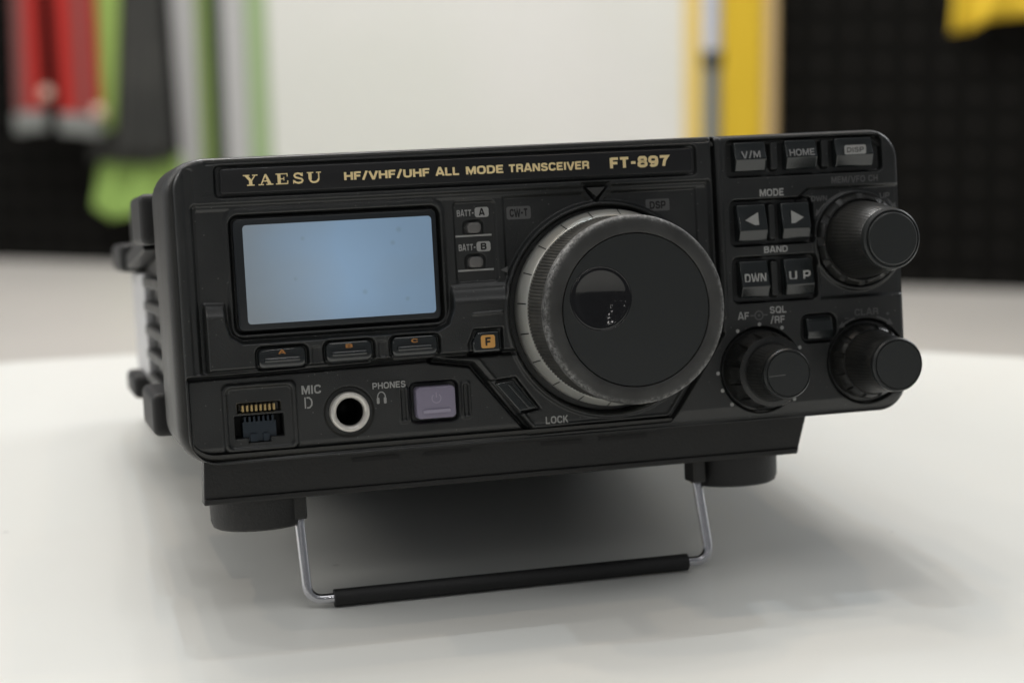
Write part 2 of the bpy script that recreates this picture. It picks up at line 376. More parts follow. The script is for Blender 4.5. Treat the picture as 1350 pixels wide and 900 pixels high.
    # bottom chin rolls towards the viewer a little
    H = H - 1.7 * np.clip((4.6 - Z) / 4.6, 0, 1) ** 1.3
    return H
def hy(x, z, lift=.05):
    """depth of the front face at a point, for print lying on it"""
    return -(float(height(np.array([x * 1.0]), np.array([z * 1.0]))[0]) + lift)

# ------------------------------------------------------------------ the radio
TILT = math.radians(-8.2)
radio = bpy.data.objects.new('radio_transceiver', None); COL.objects.link(radio)
radio.location = (0, 0, .0442); radio.rotation_euler = (TILT, 0, 0); radio.empty_display_size = .05
tag(radio, 'black desktop radio transceiver with big tuning dial and blank blue screen, propped on wire stand', 'radio')

def front_panel():
    st = .25
    xs = np.r_[-46, -40, np.arange(-34, -4, 3.), np.arange(-3, WD + 3, st), np.arange(WD + 4, WD + 36, 3.), WD + 40, WD + 46]
    zs = np.r_[-46, -40, np.arange(-34, -4, 3.), np.arange(-3, HT + 3, st), np.arange(HT + 4, HT + 36, 3.), HT + 40, HT + 46]
    X, Z = np.meshgrid(xs, zs)
    RC, RO = 8.5, 1.6
    d = sd_rr(X, Z, WD / 2, HT / 2, WD / 2, HT / 2, RC)
    qx = np.abs(X - WD / 2) - WD / 2 + RC; qz = np.abs(Z - HT / 2) - HT / 2 + RC
    nx = np.where((qx > 0) & (qz > 0), qx / np.maximum(np.hypot(qx, qz), 1e-6), (qx >= qz) * 1.0) * np.sign(X - WD / 2)
    nz = np.where((qx > 0) & (qz > 0), qz / np.maximum(np.hypot(qx, qz), 1e-6), (qx < qz) * 1.0) * np.sign(Z - HT / 2)
    out = np.maximum(d, 0)
    Xp = X - nx * out; Zp = Z - nz * out
    H = height(Xp, Zp) * sstep(-d / .8)
    tt = np.clip(d + RO, 0, RO); roll = RO - np.sqrt(np.maximum(RO * RO - tt * tt, 0))
    Y = -H + roll + np.minimum(out, 44)
    V = np.stack([Xp.ravel(), Y.ravel(), Zp.ravel()], 1)
    ny_, nx_ = X.shape; idx = np.arange(nx_ * ny_).reshape(ny_, nx_)
    F = np.stack([idx[:-1, :-1].ravel(), idx[:-1, 1:].ravel(), idx[1:, 1:].ravel(), idx[1:, :-1].ravel()], 1)
    keep = out.ravel()[F].min(1) < 44
    return mesh_obj('front_panel', V, F[keep].tolist(), M['abs'], radio)
front_panel()

# outer shell behind the front panel's rim, and the cabinet
def shell_part():
    rings = []
    x0, x1, z0, z1 = -2.4, 203.6, .2, 79.8
    for ins, y in ((2.5, 1.2), (1.7, 1.35), (.9, 2.0), (.3, 3.4), (0, 5.5), (0, 42), (.8, 44.5), (3, 45.2)):
        rings.append([(x, y, z) for x, z in rr_contour((x0 + x1) / 2, (z0 + z1) / 2, x1 - x0 - 2 * ins, z1 - z0 - 2 * ins, 9.5 - ins)])
    v, f = loft(rings, cap0=False, cap1=True); mesh_obj('front_shell', v, f, M['shell'], radio, sharp=40)
shell_part()
cab = MB()
rings = []
for ins, y in ((0, 40), (0, 252), (.6, 254.4), (2, 255.2)):
    rings.append([(x, y, z) for x, z in rr_contour(101.6, 38.5, 196 - 2 * ins, 73 - 2 * ins, 4 - ins)])
cab.add(*loft(rings)); cab.obj('cabinet', M['shell'], radio)
# cooling ribs on the side of the cabinet
for z in (46.5, 38.5, 30.5, 22.5, 14.5):
    v, f = rbox(0, 0, 5.2, 3.6, 0, 1, .8, .4)
    b = MB(); b.add(*box(.2, 3.8, 62, 150, z - 1.7, z + 1.7)); bevelled(b.obj('side_rib', M['shell'], radio), .7)
b = MB(); b.add(*box(.6, 3.7, 152, 214, 13, 49)); bevelled(b.obj('pale_strip', M['sidepale'], radio), .6)  # pale slab on the cabinet side, behind the ribs
radio.children[-1]['label'] = 'pale flat strip on the side of the radio'
# corner bumpers of the side
for (y0, y1, z0, z1, xo) in ((50, 94, 58.5, 73, -5.6), (180, 232, 49.5, 59.5, -5.2), (46, 90, 4.2, 16.5, -5.8), (160, 200, 6.5, 14.5, -4.4)):
    b = MB(); b.add(*box(xo, 4.2, y0, y1, z0, z1)); bevelled(b.obj('side_bumper', M['rubber'], radio), 2.6, 5)
b = MB(); b.add([(-3, 84, 57), (-3, 88, 62), (-3, 190, 50), (-3, 190, 55), (3.9, 84, 57), (3.9, 88, 62), (3.9, 190, 50), (3.9, 190, 55)],
      [(0, 1, 3, 2), (4, 6, 7, 5), (0, 4, 5, 1), (2, 3, 7, 6), (1, 5, 7, 3), (0, 2, 6, 4)]); bevelled(b.obj('side_brace', M['rubber'], radio), .8)

# base plate with slots, seen below the front panel
bp_ = MB()
prof = [(4.4, .8), (177.0, .8), (173.4, -10.9), (3.8, -10.9)]
bp_.add(*prism(prof, 15, 9)); bp_.add(*prism([(3.9, -9.6), (173.6, -9.6), (173.1, -11.3), (3.7, -11.3)], 14.8, 8.3)); bp_.add(*prism([(40, -.4), (132, -.4), (131, -1.3), (41, -1.3)], 10, 8.6)); bp_.add(*prism([(30, .9), (176, .9), (172, -10.5), (31, -10.5)], 246, 14.9)); bevelled(bp_.obj('base_plate', M['plate_metal'], radio), .5)
for x0, x1 in ((44, 57), (64, 77), (97, 109), (114, 128)):
    MB().add(*box(x0, x1, 8.75, 9.2, -3.0, -1.9)).obj('vent_slot', M['dark'], radio, smooth=False)
for cx in (19.6, 158.8):
    v, f = lathe(0, 0, [(10.8, 11), (11.9, 10.8), (12.2, 13.2), (12.2, 15)], 48)
    # foot: axis vertical, so swap
    prof = [(13.2, -10.6), (13.0, -17.8), (12.4, -19.4), (11.2, -20.0), (8.0, -20.1), (7.6, -18.6)]
    vv = []; ff = []; seg = 64
    for r, z in prof:
        for i in range(seg):
            a = 2 * PI * i / seg; vv.append((cx + r * math.cos(a), 24 + r * math.sin(a), z))
    for k in range(len(prof) - 1):
        for i in range(seg):
            j = (i + 1) % seg; ff.append((k * seg + i, (k + 1) * seg + i, (k + 1) * seg + j, k * seg + j))
    ff.append(tuple(range((len(prof) - 1) * seg, len(prof) * seg)))
    mesh_obj('round_foot', vv, ff, M['rubber'], radio, sharp=40)
for cx in (42, 158):
    MB().add(*box(cx - 8, cx + 8, 228, 240, -11.7, -10.7)).obj('rear_pad', M['rubber'], radio, smooth=False)

# wire stand
def arc(c, r, a0, a1, n=6, y=0):
    return [(c[0] + r * math.cos(math.radians(a0 + (a1 - a0) * k / n)), c[1] + r * math.sin(math.radians(a0 + (a1 - a0) * k / n))) for k in range(n + 1)]
def bail():
    pts = [(29.9, -9.5), (29.9, -20)] + arc((34.4, -36.2), 4.0, 180, 270) + [(60, -40.2), (120, -40.2)] + arc((142.6, -36.2), 4.0, 270, 360) + [(145.4, -20), (145.0, -9.5)]
    path = [(x, 13.5 + (z + 40.2) * .16, z) for x, z in pts]
    st = bpy.data.objects.new('wire_stand', None); COL.objects.link(st); st.parent = radio
    v, f = tube(path, 1.35); mesh_obj('bent_wire', v, f, M['wire'], st)
    v, f = tube([(37.6, 13.5, -40.2), (38.0, 13.5, -40.2), (139.4, 13.5, -40.2), (139.8, 13.5, -40.2)], 2.35, 24); mesh_obj('rubber_sleeve', v, f, M['rubber'], st, sharp=40)
    for x in (29.9, 145.1):
        b = MB(); b.add(*box(x - 1.9, x + 1.9, 14, 22, -18.0, -10.8)); bevelled(b.obj('hinge', M['shell'], st), .7)
bail()

# ------------------------------------------------------------------ lettering
def mitre(pts, w):
    """quads along a polyline with mitred corners"""
    L = []; n = len(pts)
    for i, p in enumerate(pts):
        p = Vector(p)
        d1 = (p - Vector(pts[i - 1])).normalized() if i > 0 else None
        d2 = (Vector(pts[i + 1]) - p).normalized() if i < n - 1 else None
        d1 = d1 or d2; d2 = d2 or d1
        n1 = Vector((-d1[1], d1[0])); n2 = Vector((-d2[1], d2[0])); m_ = (n1 + n2)
        m_ = m_.normalized() if m_.length > 1e-6 else n1
        q = m_ * (w / 2 / max(m_.dot(n1), .42))
        L.append((tuple(p + q), tuple(p - q)))
    return [[L[i][0], L[i][1], L[i + 1][1], L[i + 1][0]] for i in range(n - 1)]
# capitals as strokes: (width, [polylines]) on a 10 unit high grid; the pen stays inside the outline
K = .5
def _o(x0, x1, z0, z1, c=2.2):
    return [(x0, (z0 + z1) / 2), (x0, z1 - c), (x0 + c * .35, z1 - c * .35), (x0 + c, z1), (x1 - c, z1), (x1 - c * .35, z1 - c * .35), (x1, z1 - c), (x1, z0 + c), (x1 - c * .35, z0 + c * .35), (x1 - c, z0), (x0 + c, z0), (x0 + c * .35, z0 + c * .35), (x0, z0 + c), (x0, (z0 + z1) / 2)]
GL = {
 'A': (9, [[(.6, 0), (4.0, 10 - .1), (5.0, 9.9), (8.4, 0)], [(1.8, 2.9), (7.2, 2.9)]]),
 'B': (8, [[(1, 0), (1, 10)], [(1, 9.1), (5.6, 9.1), (6.8, 8.4), (6.9, 7.3), (6.6, 6.1), (5.4, 5.4), (1, 5.4)], [(5.2, 5.4), (6.8, 4.8), (7.2, 3.4), (7.0, 1.8), (5.6, .9), (1, .9)]]),
 'C': (8.4, [[(7.5, 7.0), (7.0, 8.4), (5.6, 9.1), (3.2, 9.1), (1.6, 8.2), (1, 6.4), (1, 3.6), (1.6, 1.8), (3.2, .9), (5.6, .9), (7.0, 1.6), (7.5, 3.0)]]),
 'D': (8.4, [[(1, 0), (1, 10)], [(1, 9.1), (4.6, 9.1), (6.4, 8.4), (7.4, 6.6), (7.4, 3.4), (6.4, 1.6), (4.6, .9), (1, .9)]]),
 'E': (7.4, [[(1, 0), (1, 10)], [(1, 9.1), (7.2, 9.1)], [(1, 5.1), (6.6, 5.1)], [(1, .9), (7.3, .9)]]),
 'F': (7, [[(1, 0), (1, 10)], [(1, 9.1), (6.9, 9.1)], [(1, 4.9), (6.2, 4.9)]]),
 'H': (8.4, [[(1, 0), (1, 10)], [(7.4, 0), (7.4, 10)], [(1, 5.1), (7.4, 5.1)]]),
 'I': (2.4, [[(1.2, 0), (1.2, 10)]]),
 'K': (8.4, [[(1, 0), (1, 10)], [(1.4, 3.9), (7.2, 10)], [(3.4, 5.9), (7.6, 0)]]),
 'L': (7, [[(1, 0), (1, 10)], [(1, .9), (6.8, .9)]]),
 'M': (10, [[(1, 0), (1, 10)], [(9, 0), (9, 10)], [(1.5, 9.6), (5, 1.4), (8.5, 9.6)]]),
 'N': (8.6, [[(1, 0), (1, 10)], [(7.6, 0), (7.6, 10)], [(1.5, 9.6), (7.1, .4)]]),
 'O': (9, [_o(1, 8, .9, 9.1)]),
 'P': (7.8, [[(1, 0), (1, 10)], [(1, 9.1), (5.6, 9.1), (6.8, 8.2), (6.9, 6.6), (6.6, 5.0), (5.6, 4.2), (1, 4.2)]]),
 'Q': (9, [_o(1, 8, .9, 9.1), [(5.2, 3.0), (8.3, 0)]]),
 'R': (8, [[(1, 0), (1, 10)], [(1, 9.1), (5.6, 9.1), (6.8, 8.3), (6.9, 6.9), (6.6, 5.5), (5.6, 4.7), (1, 4.7)], [(5.2, 4.7), (6.7, 3.8), (7.1, 0)]]),
 'S': (8, [[(6.9, 7.2), (6.4, 8.5), (5.2, 9.1), (2.8, 9.1), (1.4, 8.4), (1.1, 7.2), (1.6, 5.9), (3.0, 5.3), (5.2, 4.8), (6.7, 4.1), (7.1, 2.8), (6.6, 1.5), (5.3, .9), (2.7, .9), (1.4, 1.6), (1, 3.0)]]),
 'T': (7.8, [[(3.9, 0), (3.9, 10)], [(.2, 9.1), (7.6, 9.1)]]),
 'U': (8.4, [[(1, 10), (1, 3.4), (1.6, 1.6), (3.2, .9), (5.2, .9), (6.8, 1.6), (7.4, 3.4), (7.4, 10)]]),
 'V': (8.6, [[(.6, 10), (3.9, .3), (4.7, .3), (8.0, 10)]]),
 'W': (12, [[(.6, 10), (2.9, .3), (3.6, .3), (6, 9.2), (8.4, .3), (9.1, .3), (11.4, 10)]]),
 'Y': (8, [[(.6, 10), (4, 4.6), (7.4, 10)], [(4, 5), (4, 0)]]),
 '/': (5.2, [[(.5, -.6), (4.4, 10.6)]]),
 '-': (5.2, [[(.6, 4.6), (4.6, 4.6)]]),
 '+': (8, [[(1, 5), (7, 5)], [(4, 2), (4, 8)]]),
 '8': (8.2, [[(4.1, 5.3), (2.2, 5.6), (1.4, 6.6), (1.4, 8.0), (2.4, 9.1), (5.8, 9.1), (6.8, 8.0), (6.8, 6.6), (6.0, 5.6), (4.1, 5.3)], [(4.1, 5.3), (1.8, 4.7), (1, 3.4), (1.1, 1.9), (2.4, .9), (5.8, .9), (7.1, 1.9), (7.2, 3.4), (6.4, 4.7), (4.1, 5.3)]]),
 '9': (8.2, [[(6.9, 5.4), (5.6, 4.2), (2.6, 4.2), (1.2, 5.2), (1, 6.8), (1.4, 8.3), (2.6, 9.1), (5.4, 9.1), (6.7, 8.3), (7.1, 6.8), (7.1, 3.6), (6.4, 1.6), (5.0, .9), (2.8, .9), (1.5, 2.0)]]),
 '7': (7.6, [[(.4, 9.1), (7.0, 9.1), (4.6, 5.4), (3.4, 0)]]),
 ' ': (4, []),
}
def text(s, x0, x1, z0, z1, material, parent=None, y=None, bold=0, name='printed_label', tilt=0, pen=2.0):
    """lettering fitted to a box on the panel, raised a few hundredths of a millimetre"""
    pen = pen + bold * 20
    polys = []; cx = 0
    for ch in s:
        w, strokes = GL[ch]
        for st in strokes: polys += [[(cx + px, pz) for px, pz in q] for q in mitre(st, pen)]
        cx += w + 1.3
    total = cx - 1.3
    zs0, zs1 = (3.4, 5.8) if s == '-' else (0, 10)
    if y is None:
        g = [(x0 + (x1 - x0) * i / 8, z0 + (z1 - z0) * j / 2) for i in range(9) for j in range(3)]
        y = min(hy(a, c) for a, c in g)
    b = MB()
    for i, p in enumerate(polys):
        V = []
        for px, pz in p:
            X = x0 + px / total * (x1 - x0); Z = z0 + (pz - zs0) / (zs1 - zs0) * (z1 - z0)
            V.append((X, y - .003 * (i % 9) + (Z - z0) * tilt, Z))
        b.add(V, [(0, 1, 2, 3)])
    return b.obj(name, material, parent or radio, smooth=False)
def flat(polys, material, y, name, parent=None):
    b = MB()
    for p in polys: b.add([(x, y, z) for x, z in p], [tuple(range(len(p)))])
    return b.obj(name, material, parent or radio, smooth=False)
def stroke(pts, w):
    """quad strip along a polyline"""
    out = []
    L = []
    for i, p in enumerate(pts):
        a = Vector(pts[max(i - 1, 0)]); b = Vector(pts[min(i + 1, len(pts) - 1)]); d = (b - a).normalized(); n = Vector((-d[1], d[0])) * (w / 2)
        L.append(((p[0] + n[0], p[1] + n[1]), (p[0] - n[0], p[1] - n[1])))
    for i in range(len(L) - 1): out.append([L[i][0], L[i][1], L[i + 1][1], L[i + 1][0]])
    return out

# name plate
pl = MB(); pl.add(*rbox(77.2, 73.75, 129.8, 6.4, -.1, .15 - .6, 1.0, .25)); plate = pl.obj('name_plate', M['plate'], radio)
YP = -.51
def serif_word():
    """YAESU in slab serif capitals, 5 x 3 mm each, drawn as polygons"""
    lw = []
    def R(x0, z0, x1, z1): lw.append([(x0, z0), (x1, z0), (x1, z1), (x0, z1)])
    # Y
    o = 0; lw.append([(o + .4, 2.75), (o + 1.35, 2.75), (o + 2.35, 1.35), (o + 1.55, 1.3)]); lw.append([(o + 2.9, 2.75), (o + 3.3, 2.75), (o + 2.35, 1.35), (o + 1.9, 1.35)])
    R(o + 1.5, .3, o + 2.35, 1.5); R(o + .95, 0, o + 2.9, .32); R(o, 2.7, o + 1.7, 3); R(o + 2.4, 2.7, o + 3.8, 3)
    # A
    o = 3.9; lw.append([(o + .6, .3), (o + .95, .3), (o + 2.0, 2.6), (o + 1.75, 3)]); lw.append([(o + 1.7, 3), (o + 2.2, 3), (o + 3.45, .3), (o + 2.5, .3)])
    R(o + 1.05, .95, o + 2.7, 1.25); R(o, 0, o + 1.45, .32); R(o + 2.05, 0, o + 3.9, .32)
    # E
    o = 8.5; R(o + .45, .3, o + 1.3, 2.7); R(o, 0, o + 3.2, .32); R(o, 2.7, o + 3.15, 3); R(o + 1.3, 1.35, o + 2.1, 1.65); R(o + 2.0, 1.0, o + 2.25, 2.0); R(o + 2.95, .3, o + 3.25, 1.0); R(o + 2.9, 2.05, o + 3.15, 2.7)
    # S
    o = 12.9
    pts = [(o + 2.5, 2.15), (o + 2.2, 2.6), (o + 1.5, 2.82), (o + .75, 2.65), (o + .5, 2.2), (o + .8, 1.75), (o + 1.6, 1.5), (o + 2.4, 1.25), (o + 2.65, .8), (o + 2.35, .35), (o + 1.5, .17), (o + .7, .4), (o + .35, .85)]
    lw.extend(stroke(pts, .55)); R(o + 2.5, 1.95, o + 2.75, 3); R(o + .1, 0, o + .35, 1.05)
    # U
    o = 16.7; R(o + .4, 1.0, o + 1.25, 2.7); R(o, 2.7, o + 1.75, 3); R(o + 2.95, 1.0, o + 3.3, 2.7); R(o + 2.45, 2.7, o + 3.8, 3)
    lw.extend(stroke([(o + .82, 1.05), (o + 1.0, .5), (o + 1.5, .22), (o + 2.1, .2), (o + 2.7, .42), (o + 3.1, 1.05)], .55))
    return lw
word = serif_word(); b = MB()
for i, p in enumerate(word):
    y = YP - .004 * (i % 7)
    b.add([(18.3 + x, y, 72.35 + z * .95) for x, z in p], [tuple(range(len(p)))])
b.obj('maker_name', M['gold'], plate, smooth=False)
text('HF/VHF/UHF', 44.9, 67.9, 72.65, 74.75, M['gold'], plate, YP, .022, 'printed_line')
text('ALL', 69.6, 76.0, 72.65, 74.75, M['gold'], plate, YP, .022, 'printed_line')
text('MODE', 77.9, 88.2, 72.65, 74.75, M['gold'], plate, YP, .022, 'printed_line')
text('TRANSCEIVER', 89.7, 112.3, 72.65, 74.75, M['gold'], plate, YP, .022, 'printed_line')
text('FT-897', 118.4, 135.1, 72.45, 75.3, M['gold'], plate, YP, .035, 'model_number')

# ------------------------------------------------------------------ display
b = MB(); b.add(*rbox(42.0, 49.25, 54.2, 29.2, 1.5, .55, 1.6, .3)); scr = b.obj('display', M['frameglass'], radio)
b = MB(); b.add(*rbox(42.6, 49.25, 50.4, 25.9, .6, .42, 1.0, .08)); b.obj('lcd_panel', M['lcd'], scr)

# battery lamps and print
for z, ch in ((58.35, 'A'), (49.1, 'B')):
    b = MB(); b.add(*rbox(79.65, z, 3.9, 2.9, 3, .95, 1.2, .45)); b.obj('battery_lamp', M['led'], radio)
    text('BATT-', 75.3, 80.0, z + 3.2, z + 4.9, M['print'], bold=.0)
    yy = hy(82, z + 4)
    flat([rr_contour(82.2, z + 4.1, 3.9, 2.7, .7, 4)], M['print'], yy - .02, 'letter_badge')
    text(ch, 81.45, 82.95, z + 3.2, z + 5.0, M['dark'], y=yy - .05, bold=.02)
flat([[(74.6, 56.0), (84.6, 56.0), (84.6, 56.5), (74.6, 56.5)]], M['print'], hy(75.6, 56.2), 'printed_rule')
flat([[(74.8, 46.7), (84.7, 46.7), (84.7, 47.2), (74.8, 47.2)]], M['print'], hy(75.6, 46.9), 'printed_rule')
# function badges left and right of the dial
yb = hy(92, 61.5, .04)
flat([rr_contour(92.4, 61.75, 6.8, 3.5, .6, 4)], M['dimprint'], yb, 'function_badge'); text('CW-T', 89.9, 94.9, 60.75, 62.8, M['dark'], y=yb - .03, bold=.02)
yb = hy(132, 61.9, .04)
flat([rr_contour(132.2, 61.9, 6.9, 3.3, .4, 4)], M['dimprint'], yb, 'function_badge'); text('DSP', 129.9, 134.5, 60.9, 62.9, M['dark'], y=yb - .03, bold=.02)
b = MB(); b.add(*prism([(111.7, 67.6), (117.1, 67.6), (114.4, 64.9)], 3, .9)); bevelled(b.obj('dial_pointer', M['pointer'], radio), .15)
flat([[(86.3, 46.6), (88.3, 47.5), (88.3, 45.7)]], M['dimprint'], hy(87.5, 46.6, .15), 'printed_mark')

# ------------------------------------------------------------------ keys
def wedge_key(cx, zt, zb, w, name='key', h=(1.0, 1.5, .2, -1.2), material='key', ledge=.36, bev=.55):
    """keycap: the face slopes out from the top to a ledge low down, then falls back"""
    H = zt - zb; x0, x1 = cx - w / 2, cx + w / 2
    zl = zb + H * ledge
    prof = [(zt, -h[3]), (zt, -h[0] + .4), (zt - .25 * H, -h[0]), (zl, -h[1]), (zb, -h[2]), (zb, -h[3])]
    n = len(prof); v = [(x0, y, z) for z, y in prof] + [(x1, y, z) for z, y in prof]
    f = [(i, n + i, n + (i + 1) % n, (i + 1) % n) for i in range(n)] + [tuple(range(n)), tuple(range(2 * n - 1, n - 1, -1))]
    b = MB(); b.add(v, f); o = bevelled(b.obj(name, M[material], radio), bev, 4)
    bm = bmesh.new(); bm.from_mesh(o.data); bmesh.ops.recalc_face_normals(bm, faces=bm.faces); bm.to_mesh(o.data); bm.free()
    return o
def fy(zt, zb, z, h, ledge=.36):
    """depth of a wedge key's sloping face at height z"""
    H = zt - zb; za = zt - .25 * H; zl = zb + H * ledge; t = (za - z) / (za - zl); return -(h[0] + (h[1] - h[0]) * min(max(t, 0), 1)) - .06
hk = (.3, 1.5, .1, -3)
for cx, w, s, tx in ((159.3, 9.4, 'V/M', 2.9), (174.6, 9.4, 'HOME', 3.9), (190.7, 11.4, '', 0)):
    k = wedge_key(cx, 78.0, 69.8, w, 'top_key', hk, ledge=.42)
    y = fy(78, 69.8, 74.2, hk, .42)
    if s: text(s, cx - tx, cx + tx - .2, 73.5, 75.4, M['keyprint'], k, y - .5, .0, tilt=.22)
    else:
        flat([rr_contour(cx - .1, 74.5, 6.6, 2.6, .5, 4)], M['print'], y - .42, 'letter_badge', k)
        text('DISP', cx - 2.7, cx + 2.5, 73.8, 75.2, M['dark'], k, y - .47, .0, pen=1.5)
hk2 = (.6, 2.0, .5, -3)
for (cx, z0, s) in ((158.9, 50.4, '<'), (172.0, 50.4, '>'), (158.9, 34.7, 'DWN'), (172.2, 34.7, 'U P')):
    zt = z0 + 10.2; k = wedge_key(cx, zt, z0, 8.6, 'mode_key' if s in '<>' else 'band_key', hk2, ledge=.30)
    y = fy(zt, z0, z0 + 6, hk2, .3) - .12
    if s == '<': flat([[(cx - 2.4, z0 + 5.9), (cx + 1.7, z0 + 3.8), (cx + 1.5, z0 + 8.0)]], M['print'], y - .3, 'arrow_mark', k)
    elif s == '>': flat([[(cx - 1.7, z0 + 8.0), (cx - 1.7, z0 + 3.8), (cx + 2.1, z0 + 5.9)]], M['print'], y - .3, 'arrow_mark', k)
    else: text(s, cx - 3.3, cx + 3.1, z0 + 4.2, z0 + 6.7, M['print'], k, y - .28, .012)
text('MODE', 161.8, 169.0, 62.7, 64.7, M['print'])
text('BAND', 162.3, 169.4, 46.9, 48.7, M['print'])
text('MEM/VFO CH', 183.6, 197.8, 65.4, 67.2, M['dimprint'])
text('DWN', 177.6, 182.4, 60.6, 62.1, M['dimprint']); text('UP', 198.3, 201.3, 60.4, 62.0, M['dimprint'])
text('AF', 153.6, 156.9, 28.7, 30.7, M['print']); text('SQL', 163.2, 168.2, 29.9, 31.8, M['print']); text('/RF', 163.3, 167.6, 27.1, 29.1, M['print'])
ys = hy(160, 29.6)
flat(stroke([(159.9 + 1.2 * math.cos(a * PI / 8), 29.6 + 1.2 * math.sin(a * PI / 8)) for a in range(17)], .35) + [[(157.3, 29.45), (158.5, 29.45), (158.5, 29.8), (157.3, 29.8)], [(161.3, 29.45), (162.5, 29.45), (162.5, 29.8), (161.3, 29.8)], rr_contour(159.9, 29.6, .7, .7, .34, 3)], M['dimprint'], ys, 'printed_mark')
text('CLAR', 188.9, 196.2, 27.6, 29.5, M['dimprint']); text('-', 185.6, 187.2, 26.9, 27.2, M['dimprint']); text('+', 198.4, 199.8, 26.9, 28.3, M['dimprint'])
def curved_arrow(cx, cz, r, a0, a1, head=+1):
    pts = [(cx + r * math.cos(math.radians(a0 + (a1 - a0) * k / 6)), cz + r * math.sin(math.radians(a0 + (a1 - a0) * k / 6))) for k in range(7)]
    e = Vector(pts[-1]); d = (e - Vector(pts[-2])).normalized(); n = Vector((-d[1], d[0]))
    tri = [tuple(e + d * 1.9), tuple(e + n * .95), tuple(e - n * .95)]
    return stroke(pts, .45) + [tri]
yk = min(hy(180, 58, .1), hy(203, 59, .1), hy(183, 62, .1))
flat(curved_arrow(191.4, 49, 14.6, 132, 143) + curved_arrow(191.4, 49, 14.6, 50, 41), M['dimprint'], yk - .1, 'printed_mark')
yk = hy(186.5, 26, .1)
flat(curved_arrow(192.2, 14.5, 12.9, 105, 122) + curved_arrow(192.2, 14.5, 12.9, 75, 58), M['dimprint'], yk, 'printed_mark')
dots = [(153.3, 25.6), (159.9, 27.1), (166.6, 25.7), (171.7, 19.8), (146.9, 14.2), (148.0, 9.3), (150.6, 5.2), (169.4, 5.4)]
for x, z in dots:
    flat([rr_contour(x, z, 1.1, 1.1, .54, 3)], M['print'], hy(x, z, .06), 'scale_dot')
# clarifier key
k = wedge_key(177.9, 27.9, 21.8, 8.0, 'clarifier_key', (.5, 1.0, .4, -3), ledge=.4, bev=1.0)

# soft keys under the display
for cx, cz, ch in ((25.5, 27.3, 'A'), (43.3, 27.7, 'B'), (61.0, 27.9, 'C')):
    b = MB(); b.add(*rbox(cx, cz, 12.8, 5.5, 2, -1.55, 1.7, .9)); k = b.obj('soft_key', M['softkey'], radio)
    b = MB(); b.add(*rbox(cx, cz - .55, 9.6, 1.5, -1.3, -2.6, .6, .6)); b.obj('key_rib', M['softkey'], k)
    text(ch, cx - .9, cx + .9, cz + .9, cz + 1.9, M['dimorange'], k, -1.62, .02)
# F key
b = MB(); b.add(*prism([(76.6, 27.6), (78.2, 30.4), (84.4, 30.4), (84.4, 24.9), (76.9, 24.9)], 2, -1.9)); k = bevelled(b.obj('function_key', M['softkey'], radio), .6)
flat([rr_contour(81.0, 27.7, 3.9, 3.5, .6, 4)], M['orange'], -1.95, 'letter_badge', k); text('F', 80.3, 81.8, 26.6, 28.8, M['dark'], k, -1.98, .02)
# lock key
b = MB(); b.add(*prism([(82.8, 16.1), (88.0, 16.6), (94.0, 8.6), (89.2, 8.0)], 3, -.1)); k = bevelled(b.obj('lock_key', M['key'], radio), .4)
b = MB(); b.add(*prism([(86.1, 15.6), (87.2, 15.7), (92.6, 8.9), (91.5, 8.8)], 0, -.75)); bevelled(b.obj('key_rib', M['key'], k), .25)
text('LOCK', 96.4, 102.8, 4.0, 6.0, M['print'])
# power key
b = MB(); b.add(*rbox(66.2, 12.3, 10.8, 8.6, 4, 1.0 - 1.4, 1.2, .6)); k = b.obj('power_key', M['purple'], radio)
k['label'] = 'purple-grey power key'
b = MB(); b.add(*rbox(66.2, 10.0, 7.6, 1.0, 0, -.85, .4, .3)); b.obj('key_rib', M['purple_rib'], k)
flat(stroke([(66.3 + 1.25 * math.cos(math.radians(130 + a * 28)), 13.4 + 1.25 * math.sin(math.radians(130 + a * 28))) for a in range(11)], .3) + [[(66.15, 13.6), (66.45, 13.6), (66.45, 15.0), (66.15, 15.0)]], M['purple_rib'], -.43, 'printed_mark', k)

# microphone socket: contacts and plug insert
mic = MB(); mic.add(*box(12.2, 25.4, 8.2, 10, 4.8, 16.2)); mo = mic.obj('microphone_socket', M['dark'], radio, smooth=False)
for i in range(8):
    x = 14.6 + i * 1.17
    b = MB(); b.add(*box(x - .28, x + .28, .6, 3.4, 13.6, 15.2)); b.obj('contact', M['brass'], mo, smooth=False)
ins = MB(); ins.add(*box(14.6, 23.4, 3.4, 8.2, 5.4, 10.6))
for i in range(7): ins.add(*box(15.0 + i * 1.22, 15.55 + i * 1.22, 3.2, 8.1, 10.5, 12.0))
ins.add(*box(16.4, 18.2, 2.8, 8.0, 5.3, 7.4)); ins.add(*box(19.8, 21.2, 2.8, 8.0, 5.3, 7.4))
ins.obj('contact_block', M['blueplug'], mo, smooth=False)
text('MIC', 30.5, 35.7, 16.9, 19.2, M['print'])
yd = hy(32, 14.5)
flat([[(31.1, 13.1), (31.45, 13.1), (31.45, 16.1), (31.1, 16.1)]] + stroke([(31.7, 15.95), (32.4, 15.9), (32.95, 15.3), (33.05, 14.6), (32.95, 13.9), (32.4, 13.3), (31.7, 13.25)], .42), M['print'], yd, 'printed_mark')
